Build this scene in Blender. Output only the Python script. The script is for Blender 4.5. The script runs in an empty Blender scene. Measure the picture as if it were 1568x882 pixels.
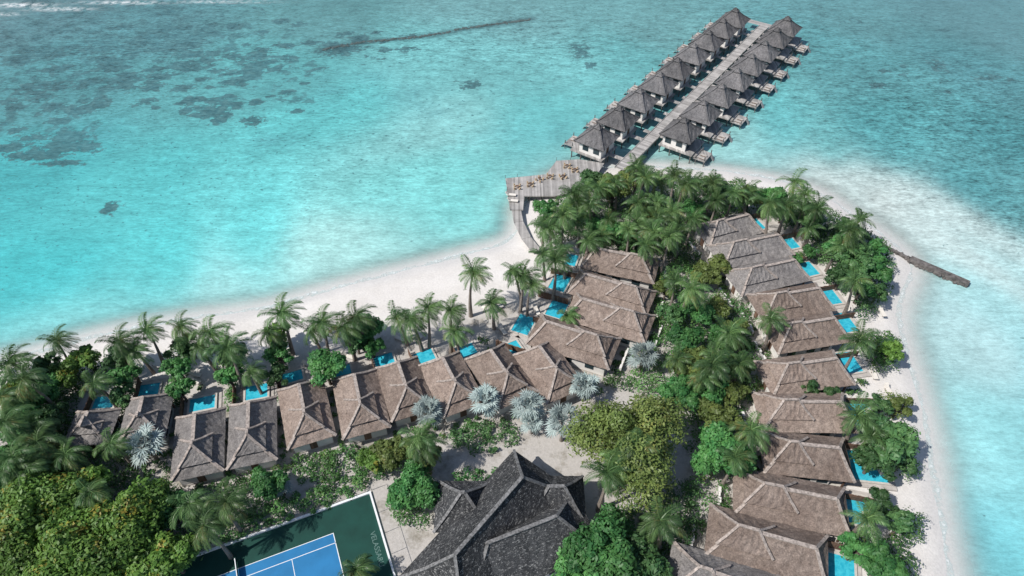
import bpy, math, random
import numpy as np
from mathutils import Vector, Matrix
random.seed(7); rng=np.random.default_rng(7)
scene=bpy.context.scene
F=1045.0; CH=85.0; PITD=45.0; PIT=math.radians(PITD); C_=math.cos(PIT); S_=math.sin(PIT)
GZ=0.9
# survey helper: bearing readings -> world position at height z
def P(u,v,z=0.0):
    a=(u-784)/F; b=-(v-441)/F
    dy=C_+b*S_; dz=-S_+b*C_; t=(CH-z)/(-dz)
    return Vector((a*t,dy*t,z))
def lin(r,g,b):
    def f(c):
        c/=255.0
        return c/12.92 if c<=0.04045 else ((c+0.055)/1.055)**2.4
    return (f(r),f(g),f(b))
# ---------------------------------------------------------------- materials
class NT:
    def __init__(s,name):
        s.m=bpy.data.materials.new(name); s.m.use_nodes=True
        s.t=s.m.node_tree; s.t.nodes.clear()
        s.out=s.t.nodes.new('ShaderNodeOutputMaterial')
        s.geo=s.t.nodes.new('ShaderNodeNewGeometry')
    def n(s,typ,**kw):
        x=s.t.nodes.new(typ)
        for k,v in kw.items(): setattr(x,k,v)
        return x
    def l(s,a,b): s.t.links.new(a,b)
    def put(s,inp,val):
        if val is None: return
        if hasattr(val,'is_linked') or isinstance(val,bpy.types.NodeSocket): s.l(val,inp)
        elif isinstance(val,(tuple,list)) and len(val)==3 and inp.type=='RGBA': inp.default_value=(*val,1)
        else: inp.default_value=val
    def math(s,op,a,b=None,c=None,clamp=False):
        x=s.n('ShaderNodeMath',operation=op); x.use_clamp=clamp
        s.put(x.inputs[0],a); s.put(x.inputs[1],b); s.put(x.inputs[2],c); return x.outputs[0]
    def scalevec(s,vec,sc):
        x=s.n('ShaderNodeVectorMath',operation='MULTIPLY'); s.l(vec,x.inputs[0]); x.inputs[1].default_value=sc; return x.outputs[0]
    def noise(s,scale,detail=3,rough=0.5,vec=None,dist=0.0):
        x=s.n('ShaderNodeTexNoise'); x.inputs['Scale'].default_value=scale; x.inputs['Detail'].default_value=detail
        x.inputs['Roughness'].default_value=rough; x.inputs['Distortion'].default_value=dist
        s.l(vec if vec is not None else s.geo.outputs['Position'],x.inputs['Vector']); return x.outputs[0]
    def mapr(s,v,a,b,c=0.0,d=1.0,smooth=False):
        x=s.n('ShaderNodeMapRange'); 
        if smooth: x.interpolation_type='SMOOTHSTEP'
        s.put(x.inputs[0],v); x.inputs[1].default_value=a;x.inputs[2].default_value=b;x.inputs[3].default_value=c;x.inputs[4].default_value=d
        return x.outputs[0]
    def mix(s,f,a,b,mode='MIX'):
        x=s.n('ShaderNodeMix',data_type='RGBA',blend_type=mode)
        s.put(x.inputs[0],f); s.put(x.inputs[6],a); s.put(x.inputs[7],b); return x.outputs[2]
    def attr(s,name):
        x=s.n('ShaderNodeAttribute'); x.attribute_name=name; return x
    def bump(s,h,strength=0.3,dist=0.1):
        x=s.n('ShaderNodeBump'); x.inputs['Strength'].default_value=strength; x.inputs['Distance'].default_value=dist
        s.l(h,x.inputs['Height']); return x.outputs[0]
    def bsdf(s,col,rough=0.8,normal=None,spec=0.3,alpha=None):
        x=s.n('ShaderNodeBsdfPrincipled'); s.put(x.inputs['Base Color'],col); s.put(x.inputs['Roughness'],rough)
        x.inputs['Specular IOR Level'].default_value=spec
        if normal is not None: s.l(normal,x.inputs['Normal'])
        if alpha is not None: s.put(x.inputs['Alpha'],alpha)
        return x.outputs[0]
    def done(s,sh): s.l(sh,s.out.inputs[0]); return s.m
def simple(name,col,rough=0.8,var=0.25,sc=2.0,spec=0.3,bump=0.0):
    t=NT(name); n=t.noise(sc,4,0.6)
    f=t.mapr(n,0.3,0.7,1-var,1+var); c=t.n('ShaderNodeVectorMath',operation='SCALE'); c.inputs[0].default_value=col; t.l(f,c.inputs[3])
    nm=t.bump(n,bump,0.1) if bump else None
    return t.done(t.bsdf(c.outputs[0],rough,nm,spec))
def thatch(name,ca,cb,fleck=0.0):
    t=NT(name); pos=t.geo.outputs['Position']
    big=t.noise(0.35,4,0.6); fine=t.noise(5.5,4,0.8); mid=t.noise(1.6,4,0.7)
    w=t.n('ShaderNodeSeparateXYZ'); t.l(pos,w.inputs[0])
    z=t.math('MULTIPLY_ADD',w.outputs[2],2.2,t.math('MULTIPLY',t.noise(1.2,3),2.6))
    fr=t.math('FRACT',z)
    f1=t.mapr(big,0.3,0.7,0.0,1.0); c=t.mix(f1,ca,cb)
    oi=t.n('ShaderNodeObjectInfo')
    g=t.math('MULTIPLY',t.mapr(fine,0.28,0.72,0.48,1.52),t.mapr(mid,0.3,0.7,0.72,1.25))
    g=t.math('MULTIPLY',g,t.mapr(fr,0,1,0.93,1.06))
    g=t.math('MULTIPLY',g,t.mapr(oi.outputs['Random'],0,1,0.84,1.18))
    v=t.n('ShaderNodeVectorMath',operation='SCALE'); t.l(c,v.inputs[0]); t.l(g,v.inputs[3]); col=v.outputs[0]
    if fleck>0:
        fl=t.mapr(t.noise(2.6,5,0.8,t.scalevec(pos,(1,1,2.5))),0.54,0.64,0,fleck)
        col=t.mix(fl,col,(0.40,0.40,0.39))
    h=t.math('ADD',fine,t.math('MULTIPLY',mid,0.6))
    return t.done(t.bsdf(col,0.95,t.bump(h,0.7,0.2),0.1))
def leafmat(name,ca,cb,cc=None,ccf=0.8,rough=0.5,trans=0.25,blot=0.25,gain=1.0):
    ca=tuple(q*gain for q in ca); cb=tuple(q*gain for q in cb)
    t=NT(name); a=t.attr('leafrand').outputs['Fac']; oi=t.n('ShaderNodeObjectInfo')
    c=t.mix(a,ca,cb)
    if cc: c=t.mix(t.mapr(t.math('ADD',a,t.math('MULTIPLY',t.mapr(t.noise(0.35,2),0.35,0.65),0.5)),ccf,ccf+0.25),c,cc)
    g=t.math('MULTIPLY',t.mapr(oi.outputs['Random'],0,1,0.72,1.3),t.mapr(t.noise(blot,3),0.3,0.7,0.7,1.25))
    v=t.n('ShaderNodeVectorMath',operation='SCALE'); t.l(c,v.inputs[0]); t.l(g,v.inputs[3])
    b=t.bsdf(v.outputs[0],rough,None,0.35)
    tr=t.n('ShaderNodeBsdfTranslucent'); t.l(v.outputs[0],tr.inputs[0])
    mx=t.n('ShaderNodeMixShader'); mx.inputs[0].default_value=trans; t.l(b,mx.inputs[1]); t.l(tr.outputs[0],mx.inputs[2])
    return t.done(mx.outputs[0])
def planks(name,col,ang=0.0,var=0.35):
    t=NT(name); m=t.n('ShaderNodeMapping'); t.l(t.geo.outputs['Position'],m.inputs[0]); m.inputs['Rotation'].default_value=(0,0,ang)
    w=t.n('ShaderNodeSeparateXYZ'); t.l(m.outputs[0],w.inputs[0])
    x=t.math('MULTIPLY',w.outputs[0],3.2); fl=t.math('FLOOR',x); fr=t.math('FRACT',x)
    wn=t.n('ShaderNodeTexWhiteNoise',noise_dimensions='1D'); t.l(fl,wn.inputs['W'])
    g=t.math('MULTIPLY',t.mapr(wn.outputs[0],0,1,1-var,1+var*0.6),t.mapr(fr,0,0.12,0.4,1.0))
    g=t.math('MULTIPLY',g,t.mapr(t.noise(0.5,4,0.7),0.3,0.7,0.75,1.2))
    v=t.n('ShaderNodeVectorMath',operation='SCALE'); v.inputs[0].default_value=col; t.l(g,v.inputs[3])
    return t.done(t.bsdf(v.outputs[0],0.8))
M={}
M['thatch']=thatch('thatch_brown',(0.190,0.147,0.124),(0.285,0.232,0.200))
M['thatch_grey']=thatch('thatch_grey',(0.160,0.150,0.147),(0.255,0.240,0.230))
M['thatch_sea']=thatch('thatch_sea',(0.110,0.110,0.114),(0.190,0.184,0.186))
M['thatch_dark']=thatch('thatch_dark',(0.030,0.032,0.035),(0.075,0.077,0.080),0.8)
M['cap']=simple('ridge_cap_thatch',(0.34,0.295,0.265),0.95,0.5,3,0.1)
M['cap_dark']=simple('ridge_cap_weathered',(0.17,0.17,0.17),0.95,0.6,3,0.1)
M['white']=simple('white_render',(0.72,0.70,0.67),0.8,0.1,0.8)
M['glass']=simple('window_glass',(0.03,0.05,0.06),0.15,0.2,1,0.6)
M['wood']=planks('timber_brown',(0.17,0.105,0.075),0.3)
M['woodgrey']=planks('timber_weathered',(0.38,0.365,0.35),0.0)
M['pile']=simple('pile_timber',(0.13,0.125,0.12),0.9,0.3,3)
M['stone']=simple('pool_coping',(0.5,0.47,0.43),0.7,0.15,3)
M['pave']=simple('terrace_paving',(0.44,0.41,0.38),0.85,0.2,1.2)
M['rock']=simple('groyne_rock',(0.13,0.12,0.115),0.9,0.6,1.6,0.2,0.8)
M['reefrock']=simple('reef_rock',(0.085,0.115,0.115),0.9,0.4,1.0,0.2,0.5)
M['trunk']=simple('palm_bark',(0.22,0.19,0.165),0.9,0.3,4)
M['bark']=simple('tree_bark',(0.12,0.10,0.085),0.9,0.3,3)
M['fabric']=simple('lounger_fabric',(0.70,0.66,0.60),0.9,0.1,3)
M['orange']=simple('tan_cushion',(0.45,0.35,0.24),0.9,0.1,3)
M['green_court']=simple('court_green',(0.007,0.052,0.040),0.7,0.2,0.4)
M['blue_court']=simple('court_blue',(0.022,0.17,0.37),0.6,0.12,0.4)
M['line']=simple('court_line_paint',(0.75,0.77,0.78),0.6,0.1,3)
M['letter']=simple('court_letter_paint',(0.12,0.20,0.18),0.6,0.1,3)
M['fence']=simple('fence_green_metal',(0.015,0.05,0.04),0.5,0.2,3)
t=NT('pool_water'); n=t.noise(2.2,3,0.5,None,0.6)
M['pool']=t.done(t.bsdf(t.mix(t.mapr(n,0.35,0.65),(0.022,0.36,0.50),(0.06,0.50,0.62)),0.08,t.bump(n,0.15,0.1),0.5))
M['palm']=leafmat('palm_frond',(0.034,0.084,0.032),(0.105,0.175,0.058),(0.21,0.20,0.07),1.15,0.42,0.25,gain=1.4)
M['silver']=leafmat('silver_fan_leaf',(0.22,0.29,0.28),(0.48,0.57,0.55),None,0.8,0.6,0.15)
M['leaf_olive']=leafmat('leaf_olive',(0.070,0.112,0.028),(0.150,0.192,0.055),(0.22,0.22,0.06),1.12,gain=1.3)
M['leaf_bright']=leafmat('leaf_bright',(0.026,0.115,0.035),(0.088,0.220,0.062),gain=1.25)
M['leaf_dark']=leafmat('leaf_dark',(0.024,0.074,0.028),(0.074,0.145,0.048),gain=1.45)
M['leaf_gold']=leafmat('leaf_gold',(0.050,0.118,0.022),(0.118,0.210,0.040),(0.33,0.27,0.045),1.08,gain=1.4)
M['leaf_shrub']=leafmat('leaf_shrub',(0.028,0.090,0.028),(0.090,0.185,0.052),(0.19,0.22,0.06),1.12,gain=1.4)
# ---------------------------------------------------------------- mesh helpers
class MB:
    def __init__(s): s.v=[]; s.f=[]; s.m=[]; s.mats=[]
    def mi(s,k):
        if k not in s.mats: s.mats.append(k)
        return s.mats.index(k)
    def face(s,pts,k):
        b=len(s.v); s.v+= [tuple(p) for p in pts]; s.f.append(tuple(range(b,b+len(pts)))); s.m.append(s.mi(k))
    def box(s,x0,x1,y0,y1,z0,z1,k):
        b=len(s.v); s.v+=[(x0,y0,z0),(x1,y0,z0),(x1,y1,z0),(x0,y1,z0),(x0,y0,z1),(x1,y0,z1),(x1,y1,z1),(x0,y1,z1)]
        for q in ((3,2,1,0),(4,5,6,7),(0,1,5,4),(1,2,6,5),(2,3,7,6),(3,0,4,7)):
            s.f.append(tuple(b+i for i in q)); s.m.append(s.mi(k))
    def beam(s,p0,p1,w,h,k):
        p0=Vector(p0);p1=Vector(p1); d=(p1-p0).normalized(); sd=d.cross(Vector((0,0,1)))
        if sd.length<1e-3: sd=Vector((1,0,0))
        sd.normalize(); up=sd.cross(d); sd*=w/2; up*=h/2; b=len(s.v)
        for p in (p0,p1):
            for a,c in ((-1,-1),(1,-1),(1,1),(-1,1)): s.v.append(tuple(p+sd*a+up*c))
        for q in ((0,1,2,3),(7,6,5,4),(0,4,5,1),(1,5,6,2),(2,6,7,3),(3,7,4,0)):
            s.f.append(tuple(b+i for i in q)); s.m.append(s.mi(k))
    def tube(s,pts,rad,k,n=6):
        b=len(s.v); N=len(pts)
        for i,p in enumerate(pts):
            p=Vector(p); d=(Vector(pts[min(i+1,N-1)])-Vector(pts[max(i-1,0)])).normalized()
            a=d.cross(Vector((0.13,1,0.07))).normalized(); c=d.cross(a)
            for j in range(n):
                t=2*math.pi*j/n; s.v.append(tuple(p+(a*math.cos(t)+c*math.sin(t))*rad[i]))
        for i in range(N-1):
            for j in range(n):
                j2=(j+1)%n; s.f.append((b+i*n+j,b+i*n+j2,b+(i+1)*n+j2,b+(i+1)*n+j)); s.m.append(s.mi(k))
        s.f.append(tuple(b+(N-1)*n+j for j in range(n))); s.m.append(s.mi(k))
    def patch(s,a,b,c,d,nu,nv,k,jit=0.10,sag=0.0):
        a,b,c,d=map(Vector,(a,b,c,d)); base=len(s.v)
        for j in range(nv+1):
            v=j/nv
            for i in range(nu+1):
                u=i/nu; p=(a*(1-u)+b*u)*(1-v)+(d*(1-u)+c*u)*v
                p.z-=sag*math.sin(math.pi*v)
                h=math.sin(p.x*7.3+p.y*3.1+p.z*5.7)*math.cos(p.y*6.1-p.x*2.3+p.z*2.9)
                p.z+=jit*h; s.v.append(tuple(p))
        for j in range(nv):
            for i in range(nu):
                q=base+j*(nu+1)+i; s.f.append((q,q+1,q+nu+2,q+nu+1)); s.m.append(s.mi(k))
    def hip(s,x0,x1,w,z0,z1,inset,k,cap,cy=0.0,capw=0.40,i2=None):
        y0=cy-w/2;y1=cy+w/2; i2=inset if i2 is None else i2
        A=(x0,y0,z0);B=(x1,y0,z0);C=(x1,y1,z0);D=(x0,y1,z0);R0=(x0+inset,cy,z1);R1=(x1-i2,cy,z1); sg=(z1-z0)*0.07
        s.patch(A,B,R1,R0,18,7,k,sag=sg); s.patch(C,D,R0,R1,18,7,k,sag=sg); s.patch(B,C,R1,R1,10,7,k,sag=sg); s.patch(D,A,R0,R0,10,7,k,sag=sg)
        th=0.32; q=0.25
        E=[(x0+q,y0+q,z0-th),(x1-q,y0+q,z0-th),(x1-q,y1-q,z0-th),(x0+q,y1-q,z0-th)]; T=[A,B,C,D]
        for i in range(4): s.face([E[i],E[(i+1)%4],T[(i+1)%4],T[i]],k)
        s.face([E[3],E[2],E[1],E[0]],k)
        up=Vector((0,0,0.07))
        if (Vector(R0)-Vector(R1)).length>0.3: s.beam(Vector(R0)+up,Vector(R1)+up,capw*1.2,0.2,cap)
        for c,r in ((A,R0),(D,R0),(B,R1),(C,R1)):
            c=Vector(c);r=Vector(r); m=(c+r)/2-Vector((0,0,sg))
            s.beam(c+up*.5,m+up*.5,capw,0.16,cap); s.beam(m+up*.5,r+up*.5,capw,0.16,cap)
    def mesh(s,name):
        me=bpy.data.meshes.new(name); me.from_pydata(s.v,[],s.f); 
        for k in s.mats: me.materials.append(M[k])
        me.polygons.foreach_set('material_index',s.m); me.update(); return me
def obj(name,me,loc=(0,0,0),rot=0.0,sc=1.0,parent=None):
    o=bpy.data.objects.new(name,me); scene.collection.objects.link(o)
    o.location=loc; o.rotation_euler=(0,0,rot); o.scale=(sc,sc,sc) if not isinstance(sc,tuple) else sc
    if parent: o.parent=parent
    return o
def empty(name,loc,rot): 
    o=obj(name,None,loc,rot); o.empty_display_size=1; return o
def inpoly(x,y,poly):
    x=np.asarray(x);y=np.asarray(y); r=np.zeros(x.shape,bool); n=len(poly)
    for i in range(n):
        x0,y0=poly[i];x1,y1=poly[(i+1)%n]
        if y0==y1: continue
        c=((y0>y)!=(y1>y))&(x<(x1-x0)*(y-y0)/(y1-y0)+x0); r^=c
    return r
def pdist(x,y,poly,closed=True):
    d=np.full(np.shape(x),1e9); n=len(poly)
    for i in range(n if closed else n-1):
        x0,y0=poly[i];x1,y1=poly[(i+1)%n]; dx,dy=x1-x0,y1-y0; L=dx*dx+dy*dy+1e-9
        t=np.clip(((x-x0)*dx+(y-y0)*dy)/L,0,1); d=np.minimum(d,np.hypot(x-x0-t*dx,y-y0-t*dy))
    return d
# ---------------------------------------------------------------- shore
shore_px=[(-420,640),(-200,600),(0,556),(60,542),(150,516),(250,496),(400,477),(450,461),(560,431),(650,409),(720,390),(785,373),(800,345),(802,310),
(870,262),(960,255),(1100,262),(1200,278),(1262,300),(1300,330),(1350,362),(1392,398),(1388,425),(1374,455),(1370,495),(1382,540),(1398,590),(1410,640),(1420,700),(1428,760),(1440,830),(1452,900),(1470,1000),(1500,1400),(-420,1400)]
shore=[(P(u,v).x,P(u,v).y) for u,v in shore_px]
for _ in range(2):
    q=[]
    for i in range(len(shore)):
        a=shore[i];b=shore[(i+1)%len(shore)]
        q+=[(a[0]*.75+b[0]*.25,a[1]*.75+b[1]*.25),(a[0]*.25+b[0]*.75,a[1]*.25+b[1]*.75)]
    shore=q
def axis(a,b,st,far):
    f=list(np.arange(a,b+st,st)); s=st; x=f[-1]
    while x<far: s*=1.35; x+=s; f.append(x)
    s=st; x=f[0]
    while x>-far: s*=1.35; x-=s; f.insert(0,x)
    return np.array(f)
def sheet(name,xs,ys,zf):
    X,Y=np.meshgrid(xs,ys); nx,ny=len(xs),len(ys); x=X.ravel(); y=Y.ravel()
    z=zf(x,y); co=np.stack([x,y,z],1).astype(np.float32)
    i=np.arange(nx-1)[None,:]+np.arange(ny-1)[:,None]*nx; i=i.ravel()
    fs=np.stack([i,i+1,i+nx+1,i+nx],1).astype(np.int32)
    me=bpy.data.meshes.new(name); me.vertices.add(len(co)); me.vertices.foreach_set('co',co.ravel())
    me.loops.add(fs.size); me.loops.foreach_set('vertex_index',fs.ravel())
    me.polygons.add(len(fs)); me.polygons.foreach_set('loop_start',np.arange(len(fs),dtype=np.int32)*4)
    me.polygons.foreach_set('use_smooth',np.ones(len(fs),bool)); me.update(); me.validate()
    return me,x,y
def sdist(x,y):
    d=pdist(x,y,shore); return np.where(inpoly(x,y,shore),d,-d)
xs=axis(-175,175,1.1,5000); ys=axis(28,235,1.1,5000)
sdcache={}
def gz(x,y):
    sd=sdist(x,y); sd=sd+0.35*np.sin(x*0.35+np.sin(y*0.2)*2)*np.cos(y*0.31); sdcache['g']=sd
    return np.where(sd>0,GZ*(1-np.exp(-np.maximum(sd,0)/4.0)),np.maximum(sd*0.09,-3.0))
me,x,y=sheet('ground',xs,ys,gz)
a=me.attributes.new('shoredist','FLOAT','POINT'); a.data.foreach_set('value',sdcache['g'].astype(np.float32))
t=NT('sand'); sd=t.attr('shoredist').outputs['Fac']
n1=t.noise(0.18,4,0.6); n2=t.noise(3.0,5,0.7); n3=t.noise(0.4,5,0.7)
beach=t.mix(t.mapr(n1,0.3,0.7),(0.62,0.59,0.555),(0.71,0.685,0.655))
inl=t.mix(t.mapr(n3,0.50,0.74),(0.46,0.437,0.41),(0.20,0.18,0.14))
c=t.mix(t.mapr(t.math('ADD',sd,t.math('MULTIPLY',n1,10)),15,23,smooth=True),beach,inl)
wet=t.mapr(t.math('ADD',sd,t.math('MULTIPLY',n1,3.0)),1.0,4.5,0,1,True)
c=t.mix(wet,(0.57,0.56,0.545),c)
g=t.n('ShaderNodeVectorMath',operation='SCALE'); t.l(c,g.inputs[0]); t.l(t.mapr(n2,0.3,0.7,0.88,1.09),g.inputs[3])
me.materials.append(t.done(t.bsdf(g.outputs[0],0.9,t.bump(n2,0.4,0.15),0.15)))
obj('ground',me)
# ---------------------------------------------------------------- sea
def wz(x,y): sdcache['w']=sdist(x,y); return np.zeros_like(x)
me,x,y=sheet('sea_water',xs,ys,wz); sd=sdcache['w']
cp=[(0,0,112,152,158),(100,30,92,142,150),(300,30,90,145,152),(500,30,98,160,164),(780,15,112,172,176),(1000,20,112,176,180),(1300,20,98,160,166),(1560,20,98,155,163),
(60,130,90,162,168),(250,110,98,178,182),(400,100,100,186,189),(600,110,120,202,205),(800,100,120,200,203),(950,100,105,184,188),
(60,270,82,194,200),(250,250,96,207,211),(450,200,104,207,210),(650,200,142,217,218),(850,180,112,203,206),
(60,400,80,206,212),(250,380,98,220,224),(450,330,112,222,225),(650,300,130,223,223),(740,340,124,217,217),
(60,500,122,222,225),(300,440,155,231,232),(550,390,170,235,233),
(1300,100,92,164,170),(1450,100,86,152,160),(1200,200,104,193,198),(1350,200,80,160,166),(1500,200,76,150,157),(1560,300,78,156,163),(1450,262,82,166,172),(1300,235,98,184,188),(1400,235,82,163,169),
(1290,285,208,232,230),(1350,296,198,230,229),(1450,330,205,236,235),(1530,366,200,234,234),(1400,345,215,240,238),(1500,400,205,238,238),(1568,425,170,228,232),(1430,400,205,238,238),(1480,480,168,233,238),(1550,600,122,214,225),(1500,700,148,227,233),(1560,850,95,198,211),(1470,850,150,224,231),(1440,560,182,233,237),
(1100,240,150,220,222),(1000,240,140,212,215)]
num=np.zeros((len(x),3)); den=np.zeros(len(x))
wx=x+6*np.sin(y*0.07)+4*np.sin(x*0.09+y*0.05); wy=y+5*np.sin(x*0.06)+3*np.cos(x*0.13-y*0.07)
for u,v,r,g_,b in cp:
    p=P(u,v); s=8+ (p.y-40)*0.06
    w=1.0/(((wx-p.x)**2+((wy-p.y)*0.8)**2)/(s*s)+0.35)**2.2
    num+=w[:,None]*np.array(lin(r,g_,b))[None,:]; den+=w
col=num/den[:,None]*np.array([0.86,0.745,0.72])[None,:]
dd=np.maximum(-sd,0); k=np.exp(-dd/4.0)[:,None]*0.7; col=col*(1-k)+np.array(lin(192,218,214))*k
far=np.clip((np.hypot(x,y)-330)/500,0,1)[:,None]; col=col*(1-far)+np.array(lin(40,95,120))*far
ca=me.attributes.new('watercol','FLOAT_COLOR','POINT'); ca.data.foreach_set('color',np.concatenate([col,np.ones((len(x),1))],1).astype(np.float32).ravel())
def stamps(lst):
    r=np.zeros(len(x))
    for u,v,ru,rv,s in lst:
        p=P(u,v); a_=abs(P(u+ru,v).x-p.x); b_=abs(P(u,v-rv).y-p.y)
        r=np.maximum(r,s*np.exp(-((x-p.x)/a_)**2-((y-p.y)/b_)**2))
    return r
density=stamps([(60,110,200,60,.85),(200,60,200,40,.95),(330,60,160,50,.95),(420,110,110,50,.88),(60,210,110,45,.8),(330,160,110,30,.75),(450,150,60,28,.75),(20,180,60,50,.85),(130,140,120,40,.85),(700,40,160,16,.6),(880,80,45,30,.68),(250,10,250,20,.85),(560,70,90,30,.7),(1450,120,160,90,.45),(1400,40,200,30,.5)])
spots=stamps([(168,318,13,11,1.1),(335,184,17,7,1.1),(232,134,20,7,1.1),(60,238,45,9,1.1),(110,208,40,9,1.1),(25,165,16,9,1),(170,95,25,7,1),(25,200,18,7,1),(720,130,20,10,.75),(890,80,18,14,.8),(905,100,14,8,.8),(440,142,18,5,1),(455,170,14,4,1),(345,160,14,5,1),(395,110,20,5,1),(250,10,22,6,1),(180,125,24,7,1),(92,250,40,5,1),(60,3,30,4,1)])
# scattered coral heads on the reef flat, density falling off shoreward
r2_=np.random.default_rng(19); npl=0; c0=P(230,95); heads=[]
regions=[(40,60,190,45,70),(250,70,170,40,75),(400,95,90,38,42),(90,150,100,30,26),(330,165,110,18,14),(60,225,70,20,10),(560,70,80,20,12),(1450,110,120,70,8),(230,120,150,30,22)]
for u0,v0,su,sv_,n_ in regions:
    for _ in range(n_):
        u=u0+r2_.normal()*su*0.6; v=v0+r2_.normal()*sv_*0.6
        if v<3 or u<-60: continue
        p=P(u,v); R=r2_.uniform(0.9,2.6)*(1.0 if r2_.random()<.85 else 1.5); heads.append((p.x,p.y,R*r2_.uniform(1.0,1.9),R*r2_.uniform(.7,1.1),r2_.uniform(-.5,.5),r2_.uniform(.75,1.15) if u0<1000 else .7))
for hx,hy,ra,rb,an,s in heads:
    m_=(np.abs(x-hx)<9)&(np.abs(y-hy)<9); X=x[m_]-hx; Y=y[m_]-hy
    U=X*math.cos(an)+Y*math.sin(an); Vv=-X*math.sin(an)+Y*math.cos(an)
    spots[m_]=np.maximum(spots[m_],s*np.exp(-((U/ra)**2+(Vv/rb)**2)*0.8))
soft=stamps([(620,145,50,14,.8),(660,165,40,14,.7),(570,120,40,12,.5),(420,215,60,14,.6),(500,140,60,30,.5),(130,205,90,35,.7),(760,215,60,30,.4),(200,60,180,60,.6),(400,120,100,40,.4),(860,205,60,25,.5),(1060,250,60,12,.45),(768,345,12,26,.9),(640,180,30,12,.4)])  # soft darker patches tinted into the water colour
foam=stamps([(30,8,45,3,1),(90,14,45,2.5,1),(190,4,60,2.5,.9),(10,22,20,2,.8),(340,3,70,2,.7)])
reefline=np.exp(-(pdist(x,y,[tuple(P(u,v).xy) for u,v in [(490,77),(560,64),(640,57),(690,49),(760,37),(815,29)]],False)/1.6)**2)
rip=stamps([(1450,180,250,120,1),(1200,80,250,100,.8),(800,60,400,60,.7),(200,60,300,100,.7),(1550,330,80,60,.9),(500,200,300,120,.35)])+0.15
for nm,ar in (('reefmask',density),('coralspot',spots),('darkwater',soft),('surf',foam),('ripple',rip),('shoredist',sd),('reefline',reefline)):
    a=me.attributes.new(nm,'FLOAT','POINT'); a.data.foreach_set('value',ar.astype(np.float32))
t=NT('lagoon_water'); pos=t.geo.outputs['Position']
st=t.scalevec(pos,(1.0,1.15,1.0))
colr=t.attr('watercol').outputs['Color']
A=lambda n:t.attr(n).outputs['Fac']
pn=t.noise(0.20,3,0.55,st,0.5); pn2=t.noise(0.6,4,0.65,st)
val=t.math('ADD',pn,t.math('MULTIPLY',pn2,0.30)); val=t.math('ADD',val,t.math('MULTIPLY',A('reefmask'),0.30))
f1=t.mapr(val,0.900,0.985,0,0.65,True)
sp=t.math('ADD',A('coralspot'),t.math('MULTIPLY',t.math('ADD',pn2,t.noise(0.3,4,0.65,st)),1.3)); f2=t.mapr(sp,1.66,1.95,0,0.88,True)
dark=t.mix(t.mapr(pn2,0.35,0.65),lin(46,82,90),lin(80,116,118))
c=t.mix(t.math('MAXIMUM',f1,f2),colr,dark)
sf=t.math('MULTIPLY',A('darkwater'),t.mapr(t.noise(0.12,4,0.6,st),0.35,0.65,0.15,0.85)); c=t.mix(sf,c,lin(84,140,146))
c=t.mix(t.math('MULTIPLY',A('reefline'),t.mapr(pn2,0.3,0.5,0.2,0.8)),c,lin(62,88,92))
sm=t.mapr(t.noise(0.9,2,0.5,st),0.64,0.70,0,0.6); c=t.mix(t.math('MULTIPLY',sm,t.mapr(A('shoredist'),-12,-30,0,1)),c,lin(55,98,106))
cloud=t.mapr(t.noise(0.035,4,0.6),0.3,0.7,0.84,1.13)
r1=t.noise(0.9,6,0.75,t.scalevec(pos,(0.8,1.9,1))); r2=t.noise(0.28,3,0.6,t.scalevec(pos,(0.8,1.7,1)))
amp=t.math('MULTIPLY_ADD',A('ripple'),2.6,0.6)
rf=t.math('MULTIPLY',t.math('MULTIPLY',t.math('SUBTRACT',t.math('ADD',r1,t.math('MULTIPLY',r2,0.5)),0.76),1.1),amp)  # light and dark of the ripples, multiplied into the water colour
g_=t.math('MULTIPLY',cloud,t.math('ADD',rf,1.0))
v=t.n('ShaderNodeVectorMath',operation='SCALE'); t.l(c,v.inputs[0]); t.l(g_,v.inputs[3]); c=v.outputs[0]
fo=t.math('MULTIPLY',A('surf'),t.mapr(t.noise(0.5,5,0.7,st),0.42,0.58)); 
sdd=t.math('ADD',A('shoredist'),t.math('MULTIPLY',t.noise(0.35,3,0.6),2.4))
lap=t.math('MULTIPLY',t.mapr(sdd,0.1,0.55),t.mapr(sdd,1.5,0.7)); lap=t.math('MULTIPLY',lap,t.mapr(t.noise(1.2,4,0.7),0.4,0.6,0.1,0.9))
c=t.mix(t.math('MAXIMUM',fo,lap,clamp=True),c,(0.80,0.82,0.82))
bmp=t.bump(t.math('ADD',r1,t.math('MULTIPLY',t.noise(3.5,4,0.6,t.scalevec(pos,(0.8,1.6,1))),0.35)),0.5,0.3)
alpha=t.math('MAXIMUM',t.mapr(A('shoredist'),0.0,-7.0,0.0,1.0,True),t.math('MULTIPLY',lap,0.9))
me.materials.append(t.done(t.bsdf(c,0.25,bmp,0.25,alpha)))
obj('sea_water',me)
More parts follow.
